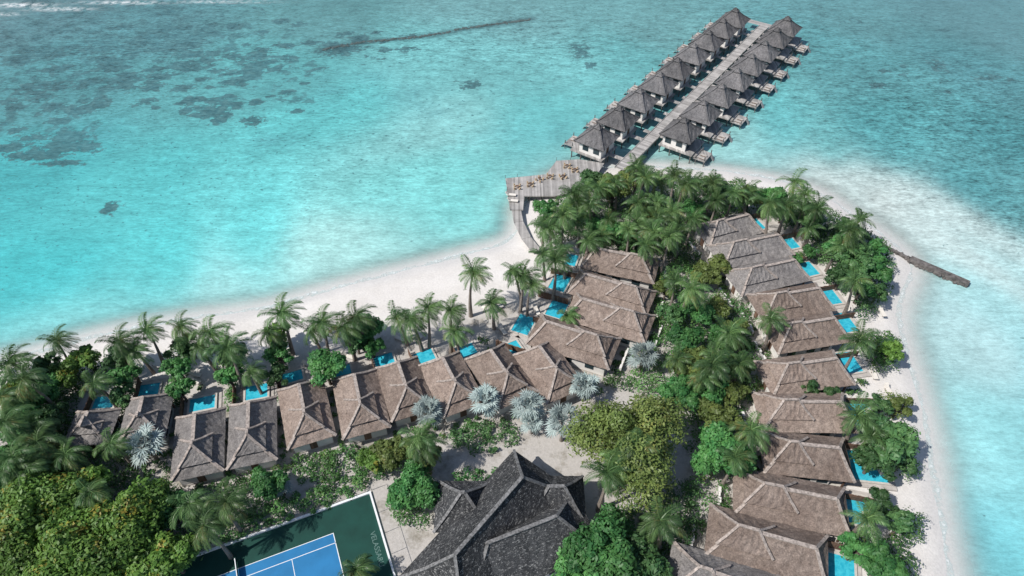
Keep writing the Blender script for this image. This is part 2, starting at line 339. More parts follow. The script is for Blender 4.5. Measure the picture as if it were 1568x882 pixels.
# ---------------------------------------------------------------- foliage
def build_leaves(name,centers,normals,sizes,mat,extra=None,aspect=0.5,rand=None):
    N=len(centers); nrm=normals/np.maximum(np.linalg.norm(normals,axis=1,keepdims=True),1e-6)
    r=rng.normal(size=(N,3)); a=np.cross(nrm,r); a/=np.maximum(np.linalg.norm(a,axis=1,keepdims=True),1e-6); b=np.cross(nrm,a)
    s=sizes[:,None]; co=np.stack([centers-a*s,centers-b*s*aspect+nrm*s*.12,centers+a*s,centers+b*s*aspect+nrm*s*.12],1).reshape(-1,3)
    ev=np.array(extra.v).reshape(-1,3) if extra and extra.v else np.zeros((0,3)); ef=extra.f if extra else []
    me=bpy.data.meshes.new(name)
    allv=np.concatenate([co,ev]).astype(np.float32); me.vertices.add(len(allv)); me.vertices.foreach_set('co',allv.ravel())
    lv=[np.arange(4*N,dtype=np.int32)]; ls=list(range(0,4*N,4)); p=4*N
    for f in ef: lv.append(np.array(f,dtype=np.int32)+4*N); ls.append(p); p+=len(f)
    lv=np.concatenate(lv); me.loops.add(len(lv)); me.loops.foreach_set('vertex_index',lv)
    me.polygons.add(len(ls)); me.polygons.foreach_set('loop_start',np.array(ls,dtype=np.int32))
    me.materials.append(M[mat]); mi=np.zeros(len(ls),dtype=np.int32)
    if extra:
        for k in extra.mats: me.materials.append(M[k])
        mi[N:]=np.array(extra.m)+1
    me.polygons.foreach_set('material_index',mi)
    lr=np.zeros(len(ls),np.float32); lr[:N]=rng.random(N) if rand is None else rand
    at=me.attributes.new('leafrand','FLOAT','FACE'); at.data.foreach_set('value',lr)
    me.update(calc_edges=True); return me
def clumps(cs,rs,per,leaf,flat=0.75):
    C=[];Nn=[];S=[];R=[]
    for c,r,n in zip(cs,rs,per):
        d=rng.normal(size=(n,3)); d/=np.linalg.norm(d,axis=1,keepdims=True); d[:,2]=np.where(d[:,2]<-0.35,-d[:,2],d[:,2])
        rad=r*(0.55+0.5*rng.random(n)); bump=1+0.2*np.sin(d[:,0]*5+c[0]*3)*np.cos(d[:,1]*5+c[1])
        q=d*(rad*bump)[:,None]; q[:,2]*=flat
        C.append(q+c); nn=d+rng.normal(size=(n,3))*0.45; nn[:,2]+=0.35; Nn.append(nn); S.append(leaf*(0.6+0.8*rng.random(n)))
        R.append(np.clip(rng.random()*0.5+rng.random(n)*0.5,0,1))
    return np.concatenate(C),np.concatenate(Nn),np.concatenate(S),np.concatenate(R)
def tree_mesh(name,r,h,mat,nc,per,leaf,flat=0.62):
    mb=MB(); cs=[];rs=[];ps=[]; zc=h-r*flat
    tries=0
    while len(cs)<nc and tries<4000:
        tries+=1
        d=rng.normal(size=3); d/=np.linalg.norm(d)
        if d[2]<-0.25: continue
        rr=r*(0.35+0.5*rng.random()**0.5)*(0.85+0.25*math.sin(3*math.atan2(d[1],d[0])+r))
        c=np.array([d[0]*rr,d[1]*rr,zc+d[2]*rr*flat])
        if all(np.linalg.norm(c-q)>r*0.20 for q in cs):
            cs.append(c); rs.append(r*(0.2+0.12*rng.random())); ps.append(int(per*(0.7+0.6*rng.random())))
    mb.tube([(0,0,-0.3),(0.1*r*.2,0,h*0.2),(0.05*r,0.04*r,h*0.42)],[0.05*r+.12,0.04*r+.1,0.035*r+.07],'bark',8)
    for c in cs[::max(1,len(cs)//12)]:
        p0=Vector((0.04*r,0.03*r,h*(0.3+0.1*random.random()))); p1=Vector(c); m=(p0+p1)/2+Vector((0,0,-0.08*r))
        mb.tube([p0,m,p1],[0.025*r+.04,0.016*r+.03,0.03],'bark',5)
    C,Nn,S,R=clumps(cs,rs,ps,leaf)
    return build_leaves(name,C,Nn,S,mat,mb,0.5,R)
def palm_mesh(name,h,seed,small=False):
    rd=random.Random(seed); mb=MB(); lean=Vector((rd.uniform(-1.8,1.2),rd.uniform(-1.3,1.3),0))*(h/9.0)
    pts=[];rad=[]
    for i in range(9):
        s=i/8; pts.append(Vector((0,0,-0.3))+lean*(s**1.7)+Vector((0.15*math.sin(s*4+seed),0,s*(h+0.3)))); rad.append(0.24*(1-s)**1.5+0.14)
    off=Vector((pts[-1].x,pts[-1].y,0)); pts=[p-off for p in pts]
    mb.tube(pts,rad,'trunk',7); top=pts[-1]; rr=[]
    nf=rd.randint(17,22); base=len(mb.f)
    for i in range(nf):
        az=i*2.399963+rd.uniform(-.3,.3); el=math.radians(72-105*(i/nf)**0.9+rd.uniform(-10,10)); L=rd.uniform(2.6,3.9)*(0.8 if small else 1.0)
        d=Vector((math.cos(az)*math.cos(el),math.sin(az)*math.cos(el),math.sin(el)))
        p=top.copy(); step=L/11; ps=[p.copy()]; ds=[d.copy()]
        for s in range(11):
            d=(d+Vector((0.085,0.02,-0.125-0.02*s*0.6))).normalized(); p=p+d*step; ps.append(p.copy()); ds.append(d.copy())
        shade=rd.random()*0.6+(0.5 if i>nf-4 and rd.random()<.5 else 0)
        for s in range(11):
            w=0.06*(1-s/11)+0.015; sd_=ds[s].cross(Vector((0,0,1))).normalized()*w
            mb.face([ps[s]-sd_,ps[s]+sd_,ps[s+1]+sd_*.8,ps[s+1]-sd_*.8],'palm'); rr.append(min(1,shade+0.35))
        NL=24
        for j in range(NL):
            tt=(j+1.5)/(NL+1)*11; s=min(int(tt),10); fr=tt-s; q=ps[s].lerp(ps[s+1],fr); dd=ds[s]
            sd_=dd.cross(Vector((0,0,1))).normalized(); up=sd_.cross(dd)
            prof=math.sin(math.pi*min(1,(j+3)/(NL+3.5)))**0.6; ll=(0.22+0.70*prof)*(0.8 if small else 1)
            for sg in (-1,1):
                dirv=(sd_*sg*0.80+dd*0.6-Vector((0,0,0.4+0.3*rd.random()))+Vector((0.15,0,0))+up*0.1).normalized()
                w=dd*0.060
                tip=q+dirv*ll; mid=q+dirv*ll*0.5+up*0.05
                mb.face([q-w*0.6,mid-w,tip,mid+w],'palm'); rr.append(min(1,max(0,shade+rd.random()*0.4)))
    me=mb.mesh(name); lr=np.zeros(len(mb.f),np.float32); lr[base:]=rr
    at=me.attributes.new('leafrand','FLOAT','FACE'); at.data.foreach_set('value',lr); return me
PH=[6.5,7.5,8.5,9.5,10.5,5.5]
palms=[palm_mesh('coconut_palm',h,i+3) for i,h in enumerate(PH)]+[palm_mesh('coconut_palm',4.0,21,True)]
palms2=[palm_mesh('coconut_palm',h,i+43) for i,h in enumerate(PH)]+[palms[6]]
PH.append(4.0)
def add_palm(p,i,sc=1.0): obj('coconut_palm',random.choice([palms,palms2])[i],(p.x,p.y,GZ-0.05),rng.uniform(-0.8,0.8),sc*rng.uniform(0.82,1.12))
def palm_at(u,v,i=None,sc=1.0):
    i=random.choice([0,1,2,3]) if i is None else i
    add_palm(P(u,v,GZ+PH[i]*sc),i,sc)
# silver fan palm: round pleated blades on petioles, facing outward and up
def fan_mesh(name,h,seed):
    rd=random.Random(seed); mb=MB(); mb.tube([(0,0,-.3),(0.05,0,h*.5),(0,0,h)],[.28,.22,.2],'trunk',8); base=len(mb.f); rr=[]
    NFN=22; Z=Vector((0,0,1))
    for i in range(NFN):
        az=i*2.39996+rd.uniform(-.35,.35); el=math.radians(74-84*(i/NFN)+rd.uniform(-10,10)); d=Vector((math.cos(az)*math.cos(el),math.sin(az)*math.cos(el),math.sin(el)))
        top=Vector((0,0,h)); L=rd.uniform(1.2,1.95); e=top+d*L-Z*0.1; sh=rd.random()*.7
        sd_=d.cross(Z).normalized(); out=(d*0.75-Z*0.35).normalized(); up=sd_.cross(out)
        mb.face([top-sd_*.06,top+sd_*.06,e+sd_*.05,e-sd_*.05],'silver'); rr.append(.3)
        n=13
        for j in range(n):
            a=math.radians(-118+236*j/(n-1)+rd.uniform(-3,3)); R=rd.uniform(.90,1.2)*(0.82+0.2*math.cos(a))
            dv=(out*math.cos(a)+sd_*math.sin(a)+up*0.22*abs(math.sin(a))).normalized()
            pv=(sd_*math.cos(a)-out*math.sin(a)).normalized()*0.11
            mid=e+dv*R*.58+up*0.03*(1 if j%2 else -1); tip=e+dv*R*1.2-Z*(0.12+0.2*rd.random())
            mb.face([e,mid-pv,tip,mid+pv],'silver'); rr.append(min(1,sh+(0.3 if j%2 else 0)))
    me=mb.mesh(name); lr=np.zeros(len(mb.f),np.float32); lr[base:]=rr
    at=me.attributes.new('leafrand','FLOAT','FACE'); at.data.foreach_set('value',lr); return me
fans=[fan_mesh('silver_fan_palm',3.6,1),fan_mesh('silver_fan_palm',4.6,2)]
def fan_at(u,v,k,sc=1.0):
    p=P(u,v,GZ+(3.6,4.6)[k]*sc); obj('silver_fan_palm',fans[k],(p.x,p.y,GZ),rng.uniform(0,6),sc)
T={}
for kind in ('olive','bright','dark','gold'):
    T[kind,'s']=[(tree_mesh('broadleaf_tree',2.2,4.4,'leaf_'+kind,16,100,0.24),2.2,4.4) for _ in range(2)]
    T[kind,'m']=[(tree_mesh('broadleaf_tree',3.5,6.6,'leaf_'+kind,30,140,0.28),3.5,6.6) for _ in range(2)]
T['olive','l']=[(tree_mesh('rain_tree',8.0,12.0,'leaf_olive',120,300,0.22),8,12.0)]
T['bright','l']=[(tree_mesh('breadfruit_tree',5.0,8.5,'leaf_bright',44,200,0.30),5.0,8.5)]
T['gold','l']=[(tree_mesh('sea_hibiscus_tree',6.0,8.5,'leaf_gold',70,240,0.26),6,8.5)]
NAME={'olive':'rain_tree','bright':'breadfruit_tree','dark':'sea_grape_tree','gold':'sea_hibiscus_tree'}
def tree_at(u,v,kind,size,sc=1.0):
    me,r,h=random.choice(T[kind,size]); p=P(u,v,GZ+(h-r*0.5)*sc)
    obj(NAME[kind],me,(p.x,p.y,GZ),rng.uniform(0,6.28),sc)
# ---------------------------------------------------------------- villas
excl=[]
def blocked(x,y,m=0.0):
    for cx,cy,dx,dy,hl,hw in excl:
        a=(x-cx)*dx+(y-cy)*dy; b=-(x-cx)*dy+(y-cy)*dx
        if abs(a)<hl+m and abs(b)<hw+m: return True
    return False
EZ=2.8
def villa(A,B,W,mat,gw=True,side=1):
    a=P(*A,GZ+EZ); b=P(*B,GZ+EZ); c=(a+b)/2; d=a-b; L=d.length; d.normalize(); rot=math.atan2(d.y,d.x)
    e=empty('thatched_beach_villa',(c.x,c.y,GZ),rot); excl.append((c.x,c.y,d.x,d.y,L/2-0.4,W/2-0.4))
    rz=EZ+W*0.36
    r=MB(); r.hip(-L/2,L/2,W,EZ,rz,W*0.46,mat,'cap',i2=W*0.30)
    r.hip(-L/2+1.1,L*0.04,W*0.62,EZ+W*0.165,rz+0.45,W*0.3,mat,'cap',capw=0.30)
    obj('roof',r.mesh('roof'),parent=e)
    w=MB(); hl=L/2-0.8; hw=W/2-0.7
    w.box(-hl,hl-1.8,-hw,hw,-0.1,EZ-0.1,'white'); w.box(-hl-0.05,hl+0.6,-hw-0.05,hw+0.05,-0.1,0.25,'stone')
    obj('walls',w.mesh('walls'),parent=e)
    q=MB(); x1=hl-1.8
    q.box(x1,x1+0.04,-hw+0.5,hw-0.5,0.3,2.4,'glass')
    for yy in (-1,0,1): q.box(x1+0.04,x1+0.10,yy*(hw-0.5)-0.05,yy*(hw-0.5)+0.05,0.3,2.45,'wood')
    for s in (-1,1):
        for xx in (-hl*0.6,0,hl*0.45):
            y0=s*hw; q.box(xx-0.7,xx+0.7,min(y0,y0+s*.04),max(y0,y0+s*.04),0.9,2.1,'glass')
            q.box(xx-0.8,xx+0.8,min(y0+s*.04,y0+s*.08),max(y0+s*.04,y0+s*.08),2.1,2.2,'wood')
    q.box(-hl-0.04,-hl,-0.5,0.5,0.27,2.3,'wood')
    obj('windows_and_doors',q.mesh('windows_and_doors'),parent=e)
    k=MB()
    for yy in (-hw,0,hw): k.box(hl-0.1,hl+0.1,yy-0.1,yy+0.1,0.25,EZ-0.2,'wood')
    if gw:
        xg=-L/2-1.3
        for i in range(6):
            yy=-W*0.45+i*W*0.11; hh=1.0+0.25*(i%2)
            k.box(xg-0.12-0.06*(i%2),xg+0.12+0.06*(i%2),yy-W*0.0549,yy+W*0.0549,-0.1,hh,'white')
    ys_=side*(W/2+0.05); x0=hl+0.4; x2=L/2+5.2
    n=int((x2-x0)/0.5)
    for i in range(n):
        xx=x0+i*0.5; k.box(xx,xx+0.46,ys_-0.05,ys_+0.05,-0.1,1.45+0.06*(i%2),'wood')
    k.box(x0,x0+n*0.5,ys_-0.09,ys_-0.052,1.15,1.25,'wood')
    obj('fences_and_posts',k.mesh('fences_and_posts'),parent=e)
    return c,d,L,W,rot
V=[]
G='thatch_grey';Bn='thatch'
for i,(A,B,W,m) in enumerate([((152,628),(130,682),6.2,G),((232,606),(216,676),6.4,G),((308,632),(302,730),6.8,G),((388,614),(386,712),6.6,G),((460,588),(478,678),6.7,Bn),((543,573),(562,664),6.8,Bn),((607,555),(634,636),6.6,Bn),((672,549),(712,628),6.7,Bn),((742,538),(794,614),6.9,Bn),((815,532),(868,606),6.8,Bn),
 ((817,503),(942,542),6.9,Bn),((872,468),(996,505),6.7,Bn),((878,430),(998,466),6.5,Bn),((894,392),(1006,416),6.6,Bn),
 ((1155,340),(1072,362),6.4,G),((1202,372),(1094,394),6.6,G),((1226,410),(1120,434),6.6,G),((1264,454),(1155,472),6.6,Bn),((1288,500),(1176,518),6.7,Bn),((1292,562),(1168,580),6.8,Bn),((1302,632),(1158,630),6.9,Bn),((1300,704),(1164,690),6.9,Bn),((1298,785),(1122,750),7.1,Bn),((1268,862),(1082,810),7.2,Bn),((1190,925),(1022,870),7.2,G)]):
    V.append(villa(A,B,W,m,i>=10))
def pool(u,v,sx=2.9,sy=4.0):
    p=P(u,v,GZ+0.25); c,d,L,W,rot=min(V,key=lambda q:(q[0]+q[1]*q[2]/2-p).length)
    rel=(p-c).dot(d); need=L/2+sx/2+0.3-rel
    if need>0: p=p+d*need
    e=empty('plunge_pool',(p.x,p.y,GZ),rot); excl.append((p.x,p.y,d.x,d.y,sx/2+1.8,sy/2+1.3))
    m=MB(); a,b=sx/2,sy/2; r=0.3
    m.box(-a-1.4,a+0.9,-b-0.9,b+0.9,-0.2,0.10,'pave')
    m.box(-a-r,-a,-b-r,b+r,0.10,0.34,'stone'); m.box(a,a+r,-b-r,b+r,0.10,0.34,'stone'); m.box(-a,a,-b-r,-b,0.10,0.34,'stone'); m.box(-a,a,b,b+r,0.10,0.34,'stone')
    obj('pool_surround',m.mesh('pool_surround'),parent=e)
    w=MB(); w.face([(-a,-b,0.26),(a,-b,0.26),(a,b,0.26),(-a,b,0.26)],'pool'); obj('water',w.mesh('water'),parent=e)
for q in [(160,616,2.2,3),(228,597,2.2,3),(310,618,2.4,3.6),(393,600,2.6,3.2),(448,577,2.0,3.0),(522,568,2.0,3.0),(588,551,2.2,3.0),(650,546,2.3,3.0),(713,538,2.3,3.2),(782,534,2.3,3.2),(802,497),(853,473),(857,433),(874,398,2.2,3.0),(1158,344,2.2,3.2),(1210,372,2.2,3.2),(1238,412,2.4,3.4),(1272,455,2.4,3.4),(1293,494,2.7,4.2),(1300,555,2.6,4.0),(1318,634,3.2,4.2),(1328,714,4.6,4.6),(1310,780,3.0,4.2),(1286,876,3.4,4.4)]: pool(*q)
# ---------------------------------------------------------------- main pavilion (restaurant)
def hall(A,B,W,ez,rz,i1,i2,par,name):
    a=P(*A,ez);b=P(*B,ez); c=(a+b)/2;d=a-b;L=d.length;d.normalize(); rot=math.atan2(d.y,d.x)
    r=MB(); r.hip(-L/2,L/2,W,ez,rz,i1,'thatch_dark','cap_dark',capw=0.36,i2=i2)
    o=obj(name,r.mesh(name),(c.x,c.y,GZ),rot,parent=par)
    w=MB(); w.box(-L/2+1.2,L/2-1.2,-W/2+1.2,W/2-1.2,-0.1,ez-0.1,'white')
    for s in (-1,1):
        for i in range(int((L-4)/2.2)):
            xx=-L/2+2.6+i*2.2; y0=s*(W/2-1.2); w.box(xx-0.8,xx+0.8,min(y0,y0+s*.05),max(y0,y0+s*.05),0.4,2.7,'glass')
    obj(name+'_walls',w.mesh(name+'_walls'),(c.x,c.y,GZ),rot,parent=par)
    excl.append((c.x,c.y,d.x,d.y,L/2,W/2))
hb=empty('thatched_restaurant_hall',(0,0,0),0)
hall((835,728),(660,935),10.5,4.2,9.8,4.6,5,hb,'main_roof')
hall((900,800),(700,880),8.6,4.1,8.3,4.0,4.5,hb,'cross_roof')
hall((755,780),(668,780),7.0,3.8,7.2,3.4,3.4,hb,'side_pavilion_roof')
hall((895,772),(800,772),7.0,3.8,7.4,3.2,2.8,hb,'east_roof')
# ---------------------------------------------------------------- tennis court
p0=P(566,757,GZ); p1=P(224,881,GZ); dx=(p1-p0).normalized(); dyv=Vector((-dx.y,dx.x,0)); 
if dyv.y>0: dyv=-dyv
rot=math.atan2(dx.y,dx.x); e=empty('tennis_court',(p0.x,p0.y,GZ),rot)
sgn=1 if (Vector((math.cos(rot+math.pi/2),math.sin(rot+math.pi/2),0))-dyv).length<0.1 else -1
bc=P(511,816,GZ)-p0; bx,by=bc.dot(dx),bc.dot(dyv)
def cq(m,x0,x1,y0,y1,z,k):
    if sgn<0: y0,y1=-y1,-y0
    m.face([(x0,y0,z),(x1,y0,z),(x1,y1,z),(x0,y1,z)],k)
m=MB(); cq(m,0,36,0,17,0.06,'green_court'); cq(m,bx,bx+23.8,by,by+11,0.066,'blue_court')
def cl(x0,x1,y0,y1): cq(m,bx+x0,bx+x1,by+y0,by+y1,0.072,'line')
for yy in (0,1.37,9.63,10.9): cl(0,23.8,yy,yy+0.09)
for xx in (0,23.7): cl(xx,xx+.1,.1,10.9)
for xx in (5.5,18.3): cl(xx,xx+.08,1.47,9.63)
cl(5.6,18.3,5.48,5.56)
obj('court_surface',m.mesh('court_surface'),parent=e)
m=MB()
def cb(x0,x1,y0,y1,z0,z1,k):
    if sgn<0: y0,y1=-y1,-y0
    m.box(x0,x1,y0,y1,z0,z1,k)
cb(-0.25,36.2,-0.3,0,-0.3,0.3,'line'); cb(-0.25,0,0,17,-0.3,0.3,'line'); obj('kerb',m.mesh('kerb'),parent=e)
m=MB(); nx=bx+11.9; cb(nx-.03,nx+.03,by-.9,by+11.9,0.16,1.0,'fence'); cb(nx-.05,nx+.05,by-.9,by+11.9,1.0,1.07,'line'); cb(nx-.08,nx+.08,by-1,by-.9,0,1.15,'fence'); cb(nx-.08,nx+.08,by+11.9,by+12,0,1.15,'fence'); obj('net',m.mesh('net'),parent=e)
m=MB()
for i in range(13):
    cb(i*3-0.43,i*3-0.38,-0.5,-0.45,-0.1,2.6,'fence')
for i in range(1,6): cb(-0.43,-0.38,i*3-.03,i*3+.03,-0.1,2.6,'fence')
cb(-0.42,36,-0.49,-0.46,2.55,2.6,'fence'); cb(-0.42,-0.39,-0.4,17,2.55,2.6,'fence')
obj('perimeter_fence',m.mesh('perimeter_fence'),parent=e)
cu=bpy.data.curves.new('court_lettering','FONT'); cu.body='VELASSARU'; cu.size=0.95; cu.align_x='CENTER'; cu.materials.append(M['letter'])
lp=P(574,842,GZ)-p0
o=bpy.data.objects.new('court_lettering',cu); scene.collection.objects.link(o); o.parent=e; o.location=(lp.dot(dx),sgn*lp.dot(dyv),0.07); o.rotation_euler=(0,0,math.pi/2)
cc=p0+dx*17+dyv*8.7; excl.append((cc.x,cc.y,dx.x,dx.y,17.6,8.9))
# ---------------------------------------------------------------- jetty and over-water villas
JZ=2.0
ja=P(960,248,JZ); jb=P(1166,44,JZ); jd=(jb-ja).normalized(); jn=Vector((jd.y,-jd.x,0)); jrot=math.atan2(jd.y,jd.x); JL=(jb-ja).length
M['jettywood']=planks('jetty_planks',(0.40,0.385,0.37),-jrot)
e=empty('timber_jetty',(ja.x,ja.y,0),jrot); m=MB(); m.box(-3,JL+2,-1.15,1.15,JZ-0.12,JZ,'jettywood'); m.box(-3,JL+2,-1.28,-1.15,JZ-0.35,JZ+0.12,'woodgrey'); m.box(-3,JL+2,1.15,1.28,JZ-0.35,JZ+0.12,'woodgrey')
m.box(JL+2,JL+4.0,-5,5,JZ-0.12,JZ,'jettywood')
obj('deck',m.mesh('deck'),parent=e); m=MB()
for i in range(int(JL/4)+2):
    for s in (-.95,.95): m.tube([(i*4,s,-3),(i*4,s,JZ-.12)],[.14,.14],'pile',6)
    m.box(i*4-.12,i*4+.12,-1.14,1.14,JZ-.4,JZ-.125,'pile')
obj('piles',m.mesh('piles'),parent=e)
WV=7.3
r=MB(); r.hip(-WV/2,WV/2,WV*0.98,JZ+2.6,JZ+5.7,WV*0.46,'thatch_sea','thatch_sea',capw=0.3); r.hip(-0.9,0.9,1.6,JZ+5.3,JZ+6.1,0.8,'thatch_sea','thatch_sea',capw=0.2); roofm=r.mesh('roof')
w=MB(); w.box(-2.8,2.5,-2.8,2.8,JZ,JZ+2.55,'white'); w.box(-3.4,4.4,-3.4,3.4,JZ-0.25,JZ,'woodgrey')
for s in (-1,1):
    for xx in (-1.6,1.0): w.box(xx-.7,xx+.7,*sorted((s*2.8,s*2.85)),JZ+.7,JZ+2.1,'glass')
w.box(2.5,2.55,-2.3,2.3,JZ+.1,JZ+2.3,'glass'); w.box(-2.85,-2.8,-.5,.5,JZ+.05,JZ+2.1,'wood'); wallm=w.mesh('walls')
s_=MB()
for xx in (-3.1,-.7,1.8,4.1):
    for yy in (-3.1,0,3.1): s_.tube([(xx,yy,-3),(xx,yy,JZ-.25)],[.14,.14],'pile',6)
    s_.box(xx-.1,xx+.1,-3.3,3.3,JZ-.5,JZ-.255,'pile')
stm=s_.mesh('stilts')
d_=MB(); d_.box(4.4,7.3,-2.8,1.2,JZ-.9,JZ-.7,'woodgrey'); d_.box(4.4,5.0,-2.8,1.2,JZ-.55,JZ-.4,'woodgrey')
for xx in (5.2,7.1):
    for yy in (-2.6,1.0): d_.tube([(xx,yy,-3),(xx,yy,JZ+.1)],[.11,.11],'pile',6)
for yy in (-2.1,-.9):
    d_.box(5.5,6.9,yy-.25,yy+.25,JZ-.52,JZ-.44,'pave'); d_.box(5.6,6.8,yy-.22,yy-.18,JZ-.7,JZ-.52,'wood'); d_.box(5.6,6.8,yy+.18,yy+.22,JZ-.7,JZ-.52,'wood')
d_.beam((7.3,.6,JZ-.8),(8.6,.6,-0.6),0.8,0.08,'woodgrey'); dm=d_.mesh('sun_deck')
lk=MB(); lk.box(-8.6,-3.4,-.55,.55,JZ-.16,JZ-.03,'woodgrey'); lk.tube([(-6.0,-.4,-3),(-6.0,-.4,JZ-.16)],[.1,.1],'pile',6); lk.tube([(-6.0,.4,-3),(-6.0,.4,JZ-.16)],[.1,.1],'pile',6); lkm=lk.mesh('walkway')
Lp=[(916,190),(949,162),(980,135),(1011,110),(1038,88),(1063,66),(1086,46),(1108,28),(1127,12)]
Rp=[(1048,180),(1078,153),(1106,128),(1130,104),(1152,82),(1172,62),(1191,42),(1207,25)]
for lst,s in ((Lp,-1),(Rp,1)):
    for u,v in lst:
        p=P(u,v,JZ+6.1); dv=jn*s; rt=math.atan2(dv.y,dv.x)
        e=empty('overwater_villa',(p.x,p.y,0),rt)
        for nm,mm in (('roof',roofm),('walls',wallm),('stilts',stm),('sun_deck',dm),('walkway',lkm)): obj(nm,mm,parent=e)
# ---------------------------------------------------------------- sunset deck
def prism(poly,z0,z1,k,mb):
    n=len(poly); mb.face([(x,y,z1) for x,y in poly],k)
    for i in range(n):
        a=poly[i];b=poly[(i+1)%n]; mb.face([(*a,z0),(*b,z0),(*b,z1),(*a,z1)],k)
dk=[(P(u,v,1.6).x,P(u,v,1.6).y) for u,v in [(774,273),(836,267),(852,246),(888,244),(925,250),(900,290),(850,300),(803,300),(801,321),(781,321)]][::-1]
if sum(dk[i][0]*dk[(i+1)%len(dk)][1]-dk[(i+1)%len(dk)][0]*dk[i][1] for i in range(len(dk)))<0: dk=dk[::-1]
e=empty('timber_sunset_deck',(0,0,0),0); m=MB(); prism(dk,1.35,1.6,'woodgrey',m)
wp=[(790,318),(794,340),(806,365),(822,385)]
q=[P(u,v,1.3) for u,v in wp]
for i in range(3): m.beam(q[i],q[i+1],1.8,0.15,'woodgrey')
obj('deck',m.mesh('deck'),parent=e); m=MB()
xx=[p[0] for p in dk];yy=[p[1] for p in dk]
for i in range(40):
    for j in range(30):
        X=min(xx)+0.4+i*2.2; Y=min(yy)+0.4+j*2.2
        if inpoly(np.array([X]),np.array([Y]),dk)[0]: m.tube([(X,Y,-3),(X,Y,1.35)],[.13,.13],'pile',5)
for i in range(len(dk)):
    a=Vector((*dk[i],0));b=Vector((*dk[(i+1)%len(dk)],0)); L=(b-a).length
    for j in range(int(L/2.0)):
        pp=a.lerp(b,j*2.0/L)
        if pp.x<P(800,300,0).x or pp.y>P(800,262).y: m.tube([(pp.x,pp.y,1.6),(pp.x,pp.y,2.4)],[.04,.04],'pile',4)
obj('piles_and_rail_posts',m.mesh('piles_and_rail_posts'),parent=e)
m=MB(); m.box(-.95,.95,-.32,.32,.28,.40,'fabric'); m.beam((.6,0,.42),(1.15,0,.85),.62,.1,'fabric')
for a in (-.8,.5):
    for b in (-.27,.27): m.box(a,a+.07,b-.035,b+.035,0,.28,'wood')
lounger=m.mesh('sun_lounger')
m=MB(); m.tube([(0,0,0),(0,0,.7)],[.05,.05],'wood',6); m.tube([(0,0,.7),(0,0,.75)],[.4,.4],'wood',12); m.tube([(0,0,-.0),(0,0,.04)],[.25,.25],'wood',10)
for k in range(4):
    a=k*math.pi/2+.4; X,Y=math.cos(a)*.85,math.sin(a)*.85; m.box(X-.22,X+.22,Y-.22,Y+.22,.0,.42,'orange'); m.box(X*1.25-.16,X*1.25+.16,Y*1.25-.16,Y*1.25+.16,.4,.75,'orange')
tset=m.mesh('dining_set')
m=MB(); m.tube([(0,0,0),(0,0,2.5)],[.04,.04],'wood',6)
for k in range(10):
    a=k*math.pi/5;b=(k+1)*math.pi/5; m.face([(0,0,2.65),(1.3*math.cos(a),1.3*math.sin(a),2.1),(1.3*math.cos(b),1.3*math.sin(b),2.1)],'fabric')
umb=m.mesh('beach_umbrella')
for u,v in [(792,288),(812,284),(826,276),(842,272),(862,272),(868,256),(880,262)]:
    p=P(u,v,1.6); obj('dining_set',tset,p,random.random()*3,0.8)
for u,v,r0 in [(783,300,1.5),(786,309,1.5),(240,560,1.2),(300,585,1.2),(395,570,1.0),(300,575,1.4),(560,535,1.2),(612,520,1.2),(640,515,1.0),(700,510,1.0),(706,507,1.0),(760,470,.6),(765,467,.6),(830,450,.3),(822,478,.4),(770,508,.6),(1340,560,0),(1338,575,0),(1330,640,.2),(1360,600,.2),(1350,480,.1),(1345,720,.2),(1300,480,.2),(1325,800,.1),(145,600,1.5),(475,560,1.4),(535,548,1.3)]:
    z=1.6 if v<310 else GZ; p=P(u,v,z); obj('sun_lounger',lounger,p,r0+1.5)
for u,v in [(745,462),(565,528),(630,505)]:
    p=P(u,v,GZ+2.4); obj('beach_umbrella',umb,(p.x,p.y,GZ),0,0.85)
# ---------------------------------------------------------------- groynes
def rocks(name,pts,w,n,zt,k='rock',rs=0.6):
    mb=MB(); pts=[Vector(p) for p in pts]; seg=[(pts[i+1]-pts[i]).length for i in range(len(pts)-1)]; tot=sum(seg)
    for i in range(n):
        s=rng.random()*tot; j=0
        while s>seg[j] and j<len(seg)-1: s-=seg[j]; j+=1
        d=(pts[j+1]-pts[j]).normalized(); q=pts[j]+d*s+Vector((-d.y,d.x,0))*rng.normal()*w*0.4
        b=len(mb.v); r=rs*(0.5+rng.random()); zz=zt*rng.uniform(0.2,1.0)-r*.5
        for a in range(3):
            for t_ in range(6):
                an=t_*math.pi/3+rng.uniform(-.3,.3); rr=r*(0.95,1.0,0.55)[a]*rng.uniform(.8,1.15)
                mb.v.append((q.x+rr*math.cos(an),q.y+rr*math.sin(an),zz+(-0.6,0.1,0.7)[a]*r))
        for a in range(2):
            for t_ in range(6): mb.f.append((b+a*6+t_,b+a*6+(t_+1)%6,b+(a+1)*6+(t_+1)%6,b+(a+1)*6+t_)); mb.m.append(mb.mi(k))
        mb.f.append(tuple(b+12+t_ for t_ in range(6))); mb.m.append(mb.mi(k))
    return obj(name,mb.mesh(name))
e=empty('stone_groyne',(0,0,0),0); m=MB(); a=P(1394,395,.7);b=P(1484,434,.7)
m.beam(Vector((a.x,a.y,0.25)),Vector((b.x,b.y,0.25)),1.2,1.2,'rock'); a2=P(1315,355,1.0); m.beam(Vector((a2.x,a2.y,0.45)),Vector((a.x,a.y,0.2)),0.5,0.9,'rock'); obj('groyne_core',m.mesh('groyne_core'),parent=e)
o=rocks('groyne_boulders',[a,b],0.9,260,0.7,rs=0.24); o.parent=e
o=rocks('groyne_tail_boulders',[a2,a],0.5,110,0.8,rs=0.22); o.parent=e
rocks('rock_breakwater',[P(495,76),P(560,64),P(640,57),P(690,49)],0.8,270,0.08,'reefrock',0.35)
